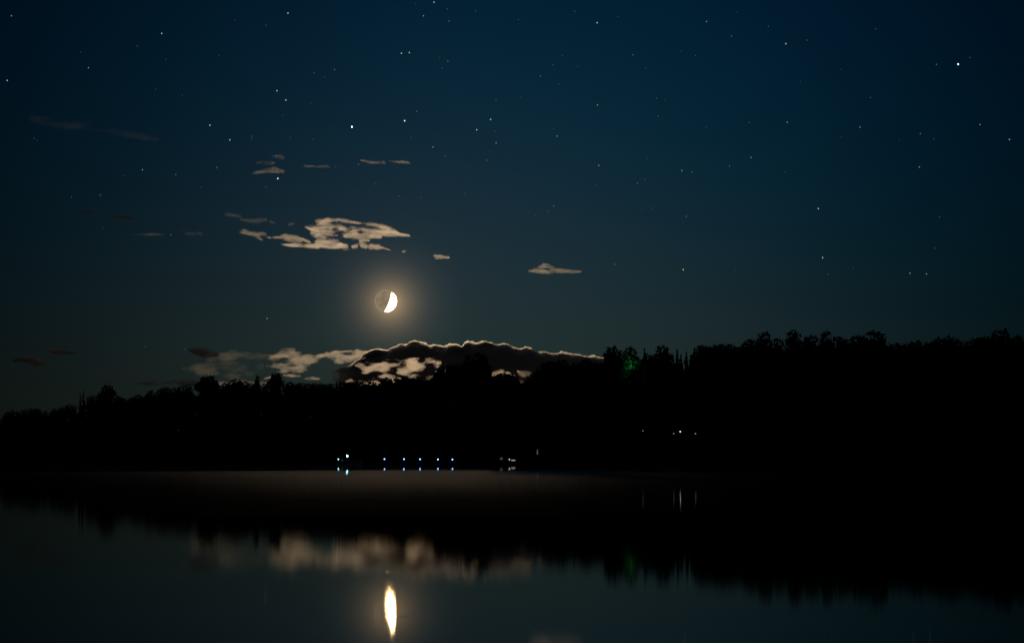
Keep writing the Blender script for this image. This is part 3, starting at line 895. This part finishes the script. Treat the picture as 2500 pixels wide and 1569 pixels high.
SPECIAL = [  # kind, px, top, width, label
 ('conifer', 196, 958, 20, 'left one of two pointed conifer spires on the far left skyline'),
 ('conifer', 204, 952, 26, 'right and taller one of two pointed conifer spires on the far left skyline'),
 ('round', 262, 942, 52, 'dome topped dark tree right of the twin spires on the left skyline'),
 ('round', 505, 919, 62, 'broad domed dark tree below the lens shaped cloud'),
 ('leafy', 527, 929, 24, 'small round dark tree leaning on the right side of a broad domed tree'),
 ('leafy', 629, 917, 18, 'slim columnar dark tree left of a domed tree under the orange clump cloud'),
 ('round', 672, 912, 46, 'domed dark tree directly below the orange clump cloud'),
 ('round', 1142, 870, 34, 'shaggy crowned dark tree attached to the left of the tallest central tree'),
 ('round', 1176, 865, 62, 'tall round dark tree standing out in front of the dark cloud bank'),
 ('leafy', 1190, 892, 36, 'dark tree under the right shoulder of the tall round central tree'),
 ('round', 1540, 850, 50, 'round tree with green light shining through its leaves'),
 ('round', 1865, 817, 62, 'first broad flat topped dark tree of the right hand wood'),
 ('round', 1935, 811, 60, 'second broad dark tree of the right hand wood, higher than the first'),
 ('round', 2015, 812, 46, 'rounded dark tree left of the notch in the right hand skyline'),
 ('round', 2142, 812, 84, 'wide flat topped dark tree with a gap under its right edge on the right skyline'),
 ('round', 2445, 809, 84, 'highest broad dark tree close to the right edge of the picture'),
]
ANCHORS = [(-330, None), (200, 'the twin pointed spires'), (262, 'the dome topped tree'), (505, 'the broad domed tree'), (629, 'the slim columnar tree'), (672, 'the tree under the orange clump'),
           (1176, 'the tall round central tree'), (1540, 'the green lit tree'), (1865, 'the first broad right tree'), (1935, 'the second broad right tree'),
           (2015, 'the tree left of the notch'), (2142, 'the wide flat topped tree'), (2445, 'the highest tree near the right edge')]
ORD = ['first', 'second', 'third', 'fourth', 'fifth', 'sixth', 'seventh', 'eighth', 'ninth', 'tenth']
ALLX = sorted([p[0] for p in SKY])


def where(px):
    best = None
    for ax, nm in ANCHORS[1:]:
        n = sum(1 for x in ALLX if min(px, ax) <= x <= max(px, ax))
        if best is None or n < best[0]: best = (n, nm, 'right of' if px > ax else 'left of')
    n, nm, side = best
    tens = ['', 'tenth', 'twentieth', 'thirtieth', 'fortieth']
    if n <= 10: w = ORD[n - 1]
    elif n < 20: w = ['eleventh', 'twelfth', 'thirteenth', 'fourteenth', 'fifteenth', 'sixteenth', 'seventeenth', 'eighteenth', 'nineteenth'][n - 11]
    elif n % 10 == 0: w = tens[n // 10]
    else: w = ['', '', 'twenty', 'thirty', 'forty'][n // 10] + ' ' + ORD[n % 10 - 1]
    return w, side, nm


GAPS = [(1569, 6), (1660, 6), (1644, 5), (1697, 5), (1312, 7), (1250, 40)]
for px, ty in SKY:
    con = (740 < px < 940 and _tree_rng.random() < 0.3) or (1290 < px < 1420 and _tree_rng.random() < 0.45) or (1560 < px < 1705 and _tree_rng.random() < 0.6) or _tree_rng.random() < 0.05
    kind = 'conifer' if con else 'leafy'
    d = shore(px)
    wm = _tree_rng.uniform(3.6, 5.4) if con else _tree_rng.uniform(4.0, 5.6)
    wpx = max(wm / d * F_PX, 20.0)
    wpx = min(wpx, 62)
    w_, side, nm_ = where(px)
    nm = 'pointed dark conifer' if con else 'dark leafy tree'
    tree(kind, px + _tree_rng.uniform(-1.5, 1.5), ty + (1 if not con else -2), wpx, _tree_rng.uniform(16, 34), '%s, %s small treetop %s %s' % (nm, w_, side, nm_), 'trees along the wooded skyline')
SPEC = {}
for kind, px, ty, w, lab in SPECIAL:
    SPEC[px] = tree(kind, px, ty, w, 15 if kind == 'round' else 18, lab)


def build_forest():
    """the unlit wood below the skyline, one black mass in the photograph"""
    rng = random.Random(9); Vs = []
    sk = sorted(SKY + [(p[1], p[2]) for p in SPECIAL])
    xs = np.array([p[0] for p in sk], float); ys = np.array([p[1] for p in sk], float)
    for row, (off0, off1, f0, f1, step) in enumerate(((34, 48, 0.80, 0.93, 15), (9, 14, 0.55, 0.85, 16), (5, 8, 0.25, 0.6, 13), (2.2, 4, 0.08, 0.25, 9))):
        px = -300.0
        while px < 2720:
            px += step * rng.uniform(0.7, 1.3)
            off = rng.uniform(off0, off1)
            if row and any(abs(px - g) < w + (42 if row == 2 else 14) for g, w in GAPS): 
                if row == 1: off = 13.5
                else: continue
            b = land_pt(px, off)
            sky_y = float(np.max(np.interp([px - 22, px - 11, px, px + 11, px + 22], xs, ys)))
            h = (at(px, sky_y, b.y).z - b.z) * rng.uniform(f0, f1)
            r = (rng.uniform(2.0, 3.2) if row < 3 else rng.uniform(1.2, 2.2)) * max(1.0, b.y / 620)
            kind = 'conifer' if rng.random() < 0.2 and row < 3 else 'leafy'
            V = rng.choice(CROWN_V[kind])
            k = rng.randrange(0, 3)
            q = V.reshape(-1, 4, 3)[k % 2::2].reshape(-1, 3).copy()
            if row >= 1: q[:, 2] = (q[:, 2] - 0.12) / 0.88
            a = rng.uniform(0, 6.28); ca, sa = math.cos(a), math.sin(a)
            x = (q[:, 0] * ca - q[:, 1] * sa) * r; y = (q[:, 0] * sa + q[:, 1] * ca) * r
            Vs.append(np.stack([x + b.x, y + b.y, q[:, 2] * h + b.z], 1))
    V = np.concatenate(Vs)
    o = link('forest', mesh_np('forest', V, np.arange(len(V)), 4), None, M_LEAF)
    tag(o, 'dense black wood filling the far shore below the skyline', 'forest', None, 'stuff')


build_forest()


# ---------------------------------------------------------------- shore lights and what they stand on
G_BLUE = glow('cold_white_bulb', (0.16, 0.40, 1.0), 10.0)
G_CYAN = glow('bright_cold_bulb', (0.22, 0.75, 1.0), 50.0)
G_DIMBLUE = glow('dim_cold_bulb', (0.35, 0.9, 1.0), 9.0)
G_WARM = glow('warm_white_bulb', (1.0, 0.92, 0.74), 3.5)
G_PANE = glow('lit_pane', (1.0, 0.93, 0.70), 0.4)
G_DIM = glow('dim_lit_pane', (0.8, 0.8, 1.0), 0.06)
G_WHITE = glow('white_lamp_light', (1.0, 0.97, 0.9), 2.6)
G_FAINT = glow('faint_lamp_light', (0.9, 0.85, 1.0), 0.45)
G_GREEN = glow('green_lamp_light', (0.05, 1.0, 0.28), 55.0)


def dock_lamp(px, py, Y, deck_z, bulb, label, group=None, r=0.12):
    p = at(px, py, Y)
    root = empty('dock_lamp', (p.x, p.y, deck_z))
    h = p.z - deck_z
    MB().tube([(0, 0.1, 0), (0, 0.1, h + 0.02)], [0.035, 0.03], 8).lathe((0, 0.1, 0), [(0.09, 0.0), (0.09, 0.02)], 8).build('post', M_METAL, root)
    MB().lathe((0, 0.03, h), [(0.06, r + 0.01), (0.15, r + 0.015), (0.13, r + 0.05), (0.03, r + 0.09)], 10).build('lamp_hood', M_METAL, root)
    b = link('bulb', uv_ball('bulb', r, 10, 8), root, bulb); b.location = (0, 0, h)
    tag(root, label, 'lamp', group)
    return root


def build_docks():
    Y = 546.0
    z = 0.42
    xa, xb = at(928, 1125, Y).x, at(1122, 1125, Y).x
    cx_ = (xa + xb) / 2
    r = empty('jetty', (cx_, Y + 1.0, 0))
    MB().box((0, 0, z - 0.04), (xb - xa, 1.8, 0.08)).build('deck', M_WOOD, r)
    MB().box((0, -0.86, z - 0.16), (xb - xa, 0.08, 0.16)).build('edge_beam', M_WOOD, r)
    n = 8
    for k in range(n):
        for s in (-0.75, 0.75):
            x = (xb - xa) * (k / (n - 1) - 0.5) * 0.97
            MB().tube([(x, s, -1.5), (x, s, z - 0.08)], [0.09, 0.08], 7).build('pile', M_WOOD, r)
    for k in (-0.33, 0.33):
        x = (xb - xa) * k
        pxk = CX + (cx_ + x) / Y * F_PX
        L = shore(pxk) + 3 - Y - 1.9
        MB().box((x, 0.9 + L / 2, z - 0.05), (1.2, L, 0.07)).build('gangway', M_WOOD, r)
    tag(r, 'low wooden jetty carrying the row of five small lights', 'jetty')
    spots = [(938.8, 1120.0), (986.2, 1120.2), (1025.6, 1120.3), (1069.2, 1120.8), (1104.6, 1120.8)]
    names = ['first from the left', 'second from the left', 'third, middle one', 'fourth from the left', 'rightmost']
    for (x, y), nm in zip(spots, names):
        dock_lamp(x, y, Y + 0.35, z, G_BLUE, 'small blue white jetty light, %s of the row of five' % nm, 'row of lights on the jetty')
    p = at(1107.6, 1126, Y - 0.1)
    o = empty('mooring_post', (p.x, p.y, 0))
    MB().tube([(0, 0, -1.2), (0, 0, 1.02)], [0.07, 0.06], 8).build('post', M_PAINT, o)
    MB().lathe((0, 0, 1.02), [(0.075, 0), (0.075, 0.05), (0.02, 0.1)], 8).build('cap', M_METAL, o)
    tag(o, 'pale mooring post just right of the rightmost jetty light', 'post')
    p = at(1028.8, 1126, Y - 0.1)
    o = empty('mooring_post', (p.x, p.y, 0))
    MB().tube([(0, 0, -1.2), (0, 0, 0.86)], [0.06, 0.05], 8).build('post', M_PAINT, o)
    MB().lathe((0, 0, 0.86), [(0.06, 0), (0.06, 0.04), (0.02, 0.08)], 8).build('cap', M_METAL, o)
    tag(o, 'pale mooring post beside the middle jetty light', 'post')

    # left landing with boat
    Y2 = 548.0
    xa, xb = at(818, 1125, Y2).x, at(878, 1125, Y2).x
    cx2 = (xa + xb) / 2
    r = empty('landing_stage', (cx2, Y2 + 2.6, 0))
    MB().box((0, 0, 0.36), (xb - xa, 1.6, 0.08)).build('deck', M_WOOD, r)
    for k in range(4):
        for s in (-0.65, 0.65):
            x = (xb - xa) * (k / 3 - 0.5) * 0.95
            MB().tube([(x, s, -1.5), (x, s, 0.32)], [0.09, 0.08], 7).build('pile', M_WOOD, r)
    L = shore(850) + 3 - Y2 - 3.4
    MB().box((0.4, 0.8 + L / 2, 0.35), (1.2, L, 0.07)).build('gangway', M_WOOD, r)
    tag(r, 'wooden landing stage under the brightest shore light', 'jetty')
    dock_lamp(847.6, 1112.3, Y2 + 2.2, 0.40, G_CYAN, 'brightest shore light, on a post above the moored boat', None, 0.16)
    dock_lamp(826.3, 1120.4, Y2 + 2.2, 0.40, G_DIMBLUE, 'dim teal light left of the brightest shore light', None, 0.10)
    p = at(835.3, 1126, Y2 + 1.6)
    o = empty('mooring_post', (p.x, p.y, 0))
    MB().tube([(0, 0, -1.2), (0, 0, 1.15)], [0.09, 0.08], 8).build('post', M_PAINT, o)
    MB().lathe((0, 0, 1.15), [(0.1, 0), (0.1, 0.05), (0.03, 0.1)], 8).build('cap', M_METAL, o)
    tag(o, 'pale mooring post between the dim teal light and the boat', 'post')

    # motorboat, bow to the right
    p = at(856, 1126, Y2)
    b = empty('motorboat', (p.x, p.y, 0))
    st = []
    Lh = 2.5
    for i, (x, w, zk, zg) in enumerate(((-Lh, .78, -.18, .50), (-1.2, .86, -.22, .50), (0.2, .86, -.22, .54), (1.4, .62, -.16, .60), (2.1, .30, -.02, .66), (2.5, .03, .2, .70))):
        st.append([(x, -w, zg), (x, -w * .86, zk + .22), (x, 0, zk), (x, w * .86, zk + .22), (x, w, zg)])
    v = [q for s in st for q in s]; f = []
    for i in range(len(st) - 1):
        for k in range(4):
            f.append((i * 5 + k, (i + 1) * 5 + k, (i + 1) * 5 + k + 1, i * 5 + k + 1))
    f.append((0, 1, 2, 3, 4))
    MB().add(v, f).build('hull', M_WHITE, b)
    dv = []; df = []
    for i, s in enumerate(st):
        dv += [(s[0][0], s[0][1] * .96, s[0][2] - .02), (s[4][0], s[4][1] * .96, s[4][2] - .02)]
    for i in range(len(st) - 1): df.append((2 * i, 2 * i + 2, 2 * i + 3, 2 * i + 1))
    MB().add(dv, df).build('deck', M_WHITE, b)
    cb = MB().box((-0.7, 0, 0.82), (1.5, 1.2, 0.66), 0, 0.8).build('cabin', M_WHITE, b)
    MB().box((-0.7, -0.575, 0.92), (1.0, 0.03, 0.26), 0).build('window', M_GLASS, cb)
    MB().box((0.22, 0, 0.72), (0.04, 1.0, 0.4)).build('windscreen', M_GLASS, b)
    MB().box((-2.62, 0, 0.38), (0.26, 0.3, 0.55), 0, 0.8).box((-2.66, 0, -0.1), (0.12, 0.1, 0.5)).build('outboard_motor', M_RUBBER, b)
    mbr = MB()
    mbr.tube([(0.9, -.7, .55), (0.9, -.7, .85), (2.2, -.24, .92), (2.45, 0, .94), (2.2, .24, .92), (0.9, .7, .85), (0.9, .7, .55)], [.02] * 7, 6)
    mbr.build('bow_rail', M_METAL, b)
    tag(b, 'small white motorboat moored under the brightest shore light', 'boat')


build_docks()


def window(parent, c, w, h, pane):
    f = MB()
    t = 0.06
    f.box((c[0], c[1], c[2] + h / 2 + t / 2), (w + 2 * t, 0.07, t)).box((c[0], c[1], c[2] - h / 2 - t / 2), (w + 2 * t, 0.07, t))
    f.box((c[0] - w / 2 - t / 2, c[1], c[2]), (t, 0.07, h)).box((c[0] + w / 2 + t / 2, c[1], c[2]), (t, 0.07, h))
    fr = f.build('window', M_DARKWOOD, parent)
    MB().box((c[0], c[1] + 0.005, c[2]), (w, 0.02, h)).build('pane', pane, fr)


def cabin(px, off, w, dpt, wall_h, roof_h, label):
    p = land_pt(px, off)
    r = empty('cabin', (p.x, p.y, p.z - 0.15))
    MB().box((0, dpt / 2, wall_h / 2), (w, dpt, wall_h)).build('wall', M_DARKWOOD, r)
    o = 0.35
    v = [(-w / 2 - o, -o, wall_h - .1), (w / 2 + o, -o, wall_h - .1), (w / 2 + o, dpt / 2, wall_h + roof_h), (-w / 2 - o, dpt / 2, wall_h + roof_h), (-w / 2 - o, dpt + o, wall_h - .1), (w / 2 + o, dpt + o, wall_h - .1)]
    v += [(x, y, z + 0.12) for x, y, z in v]
    f = [(0, 3, 2, 1), (3, 4, 5, 2), (6, 7, 8, 9), (9, 8, 11, 10), (0, 1, 7, 6), (4, 10, 11, 5), (0, 6, 9, 3), (3, 9, 10, 4), (1, 2, 8, 7), (2, 5, 11, 8)]
    rf = MB().add(v, f).build('roof', M_ROOF, r)
    MB().box((w * .25, dpt * .6, wall_h + roof_h * 0.8), (.5, .5, 1.2)).build('chimney', M_DARKWOOD, rf)
    g = [(-w / 2, 0.002, wall_h - .1), (-w / 2, dpt - .002, wall_h - .1), (-w / 2, dpt / 2, wall_h + roof_h)]
    MB().add(g + [(-x, y, z) for x, y, z in g], [(0, 1, 2), (5, 4, 3)]).build('gable', M_DARKWOOD, r)
    d = MB().box((w * .32, -0.03, 1.0), (.85, .06, 1.95)).build('door', M_ROOF, r)
    MB().box((w * .32 - .3, -0.08, 1.0), (.04, .06, .14)).build('handle', M_METAL, d)
    tag(r, label, 'cabin')
    return r


def loc(root, px, py):
    """the point of this pixel on the cabin's front, in the cabin's own frame"""
    q = at(px, py, root.location.y - 0.04)
    return (q.x - root.location.x, -0.04, q.z - root.location.z)


c1 = cabin(1246, 3.0, 6.4, 4.5, 2.4, 1.3, 'dark waterside cabin with a low lit window strip')
x0, y0, z0 = loc(c1, 1253, 1123)
window(c1, (x0, y0, z0), 0.95, 0.20, G_PANE)
x0, y0, z0 = loc(c1, 1224, 1119)
window(c1, (x0, y0, z0), 0.6, 0.5, G_DIM)
p = at(1243.6, 1120.8, c1.location.y - 0.2)
o = empty('wall_lamp', (p.x, p.y + 0.2, p.z))
MB().box((0, -0.03, 0.0), (0.1, 0.05, 0.22)).box((0, -0.1, 0.12), (0.16, 0.2, 0.03)).build('bracket', M_METAL, o)
bb = link('bulb', uv_ball('bulb', 0.075, 10, 8), o, G_WARM); bb.location = (0, -0.13, 0.0)
tag(o, 'tiny warm lamp on the wall of the waterside cabin', 'lamp')
c2 = cabin(1316, 9.5, 5.0, 4.5, 4.2, 1.2, 'dark cabin set back with one narrow dim window')
x0, y0, z0 = loc(c2, 1312, 1103)
window(c2, (x0, y0, z0), 0.24, 1.05, glow('dim_tall_pane', (0.85, 0.85, 1.0), 0.10))


def lamp_post(px, py, off, bulb, label, r=0.14):
    b = land_pt(px, off); p = at(px, py, b.y - 0.45)
    h = p.z - b.z
    root = empty('lamp_post', b)
    MB().tube([(0, 0, -0.2), (0, 0, h * .6), (0, 0, h + 0.25)], [0.08, 0.06, 0.045], 8).build('post', M_METAL, root)
    MB().tube([(0, 0, h + .2), (0, -.25, h + .28), (0, -.5, h + .22)], [0.03, .03, .03], 6).build('arm', M_METAL, root)
    MB().lathe((0, -0.45, h), [(r + .02, r * .6), (r + .06, r * .75), (.06, r + .1)], 10).build('lamp_hood', M_METAL, root)
    q = link('bulb', uv_ball('bulb', r, 10, 8), root, bulb); q.location = (0, -0.45, h)
    tag(root, label, 'lamp')


lamp_post(1569, 1051, 1.8, glow('pale_lamp_light', (1, .97, .9), 0.6), 'lone small white light in the dark wood, left of the pair on the right shore', 0.07)
lamp_post(1660, 1053, 1.8, G_WHITE, 'brightest light in the dark wood on the right shore', 0.10)
lamp_post(1644, 1057.5, 1.8, G_FAINT, 'faint tiny light just left of the brightest light in the right wood', 0.09)
lamp_post(1697, 1058, 0.6, glow('dull_lamp_light', (.9, .8, 1), 0.45), 'faint dull light right of the brightest light in the right wood', 0.10)

# green floodlight below the round tree
tr = SPEC[1540]
gp = at(1536, 890, tr.location.y - 2.7)
gz = land_pt(1536, 12.3).z
g = empty('green_floodlight', (gp.x, gp.y, gz))
hh = gp.z - gz
MB().tube([(0, 0, -0.2), (0, 0, hh - 0.1)], [0.09, 0.06], 8).build('pole', M_METAL, g)
MB().box((0, -0.05, hh), (0.5, 0.3, 0.3)).build('housing', M_METAL, g)
MB().box((0, 0.12, hh + 0.02), (0.42, 0.03, 0.26)).build('lens', G_GREEN, g)
tag(g, 'green floodlight shining up into the round tree', 'lamp')
print('objects', len(bpy.data.objects), 'tris', sum(len(m.polygons) * 2 for m in bpy.data.meshes))
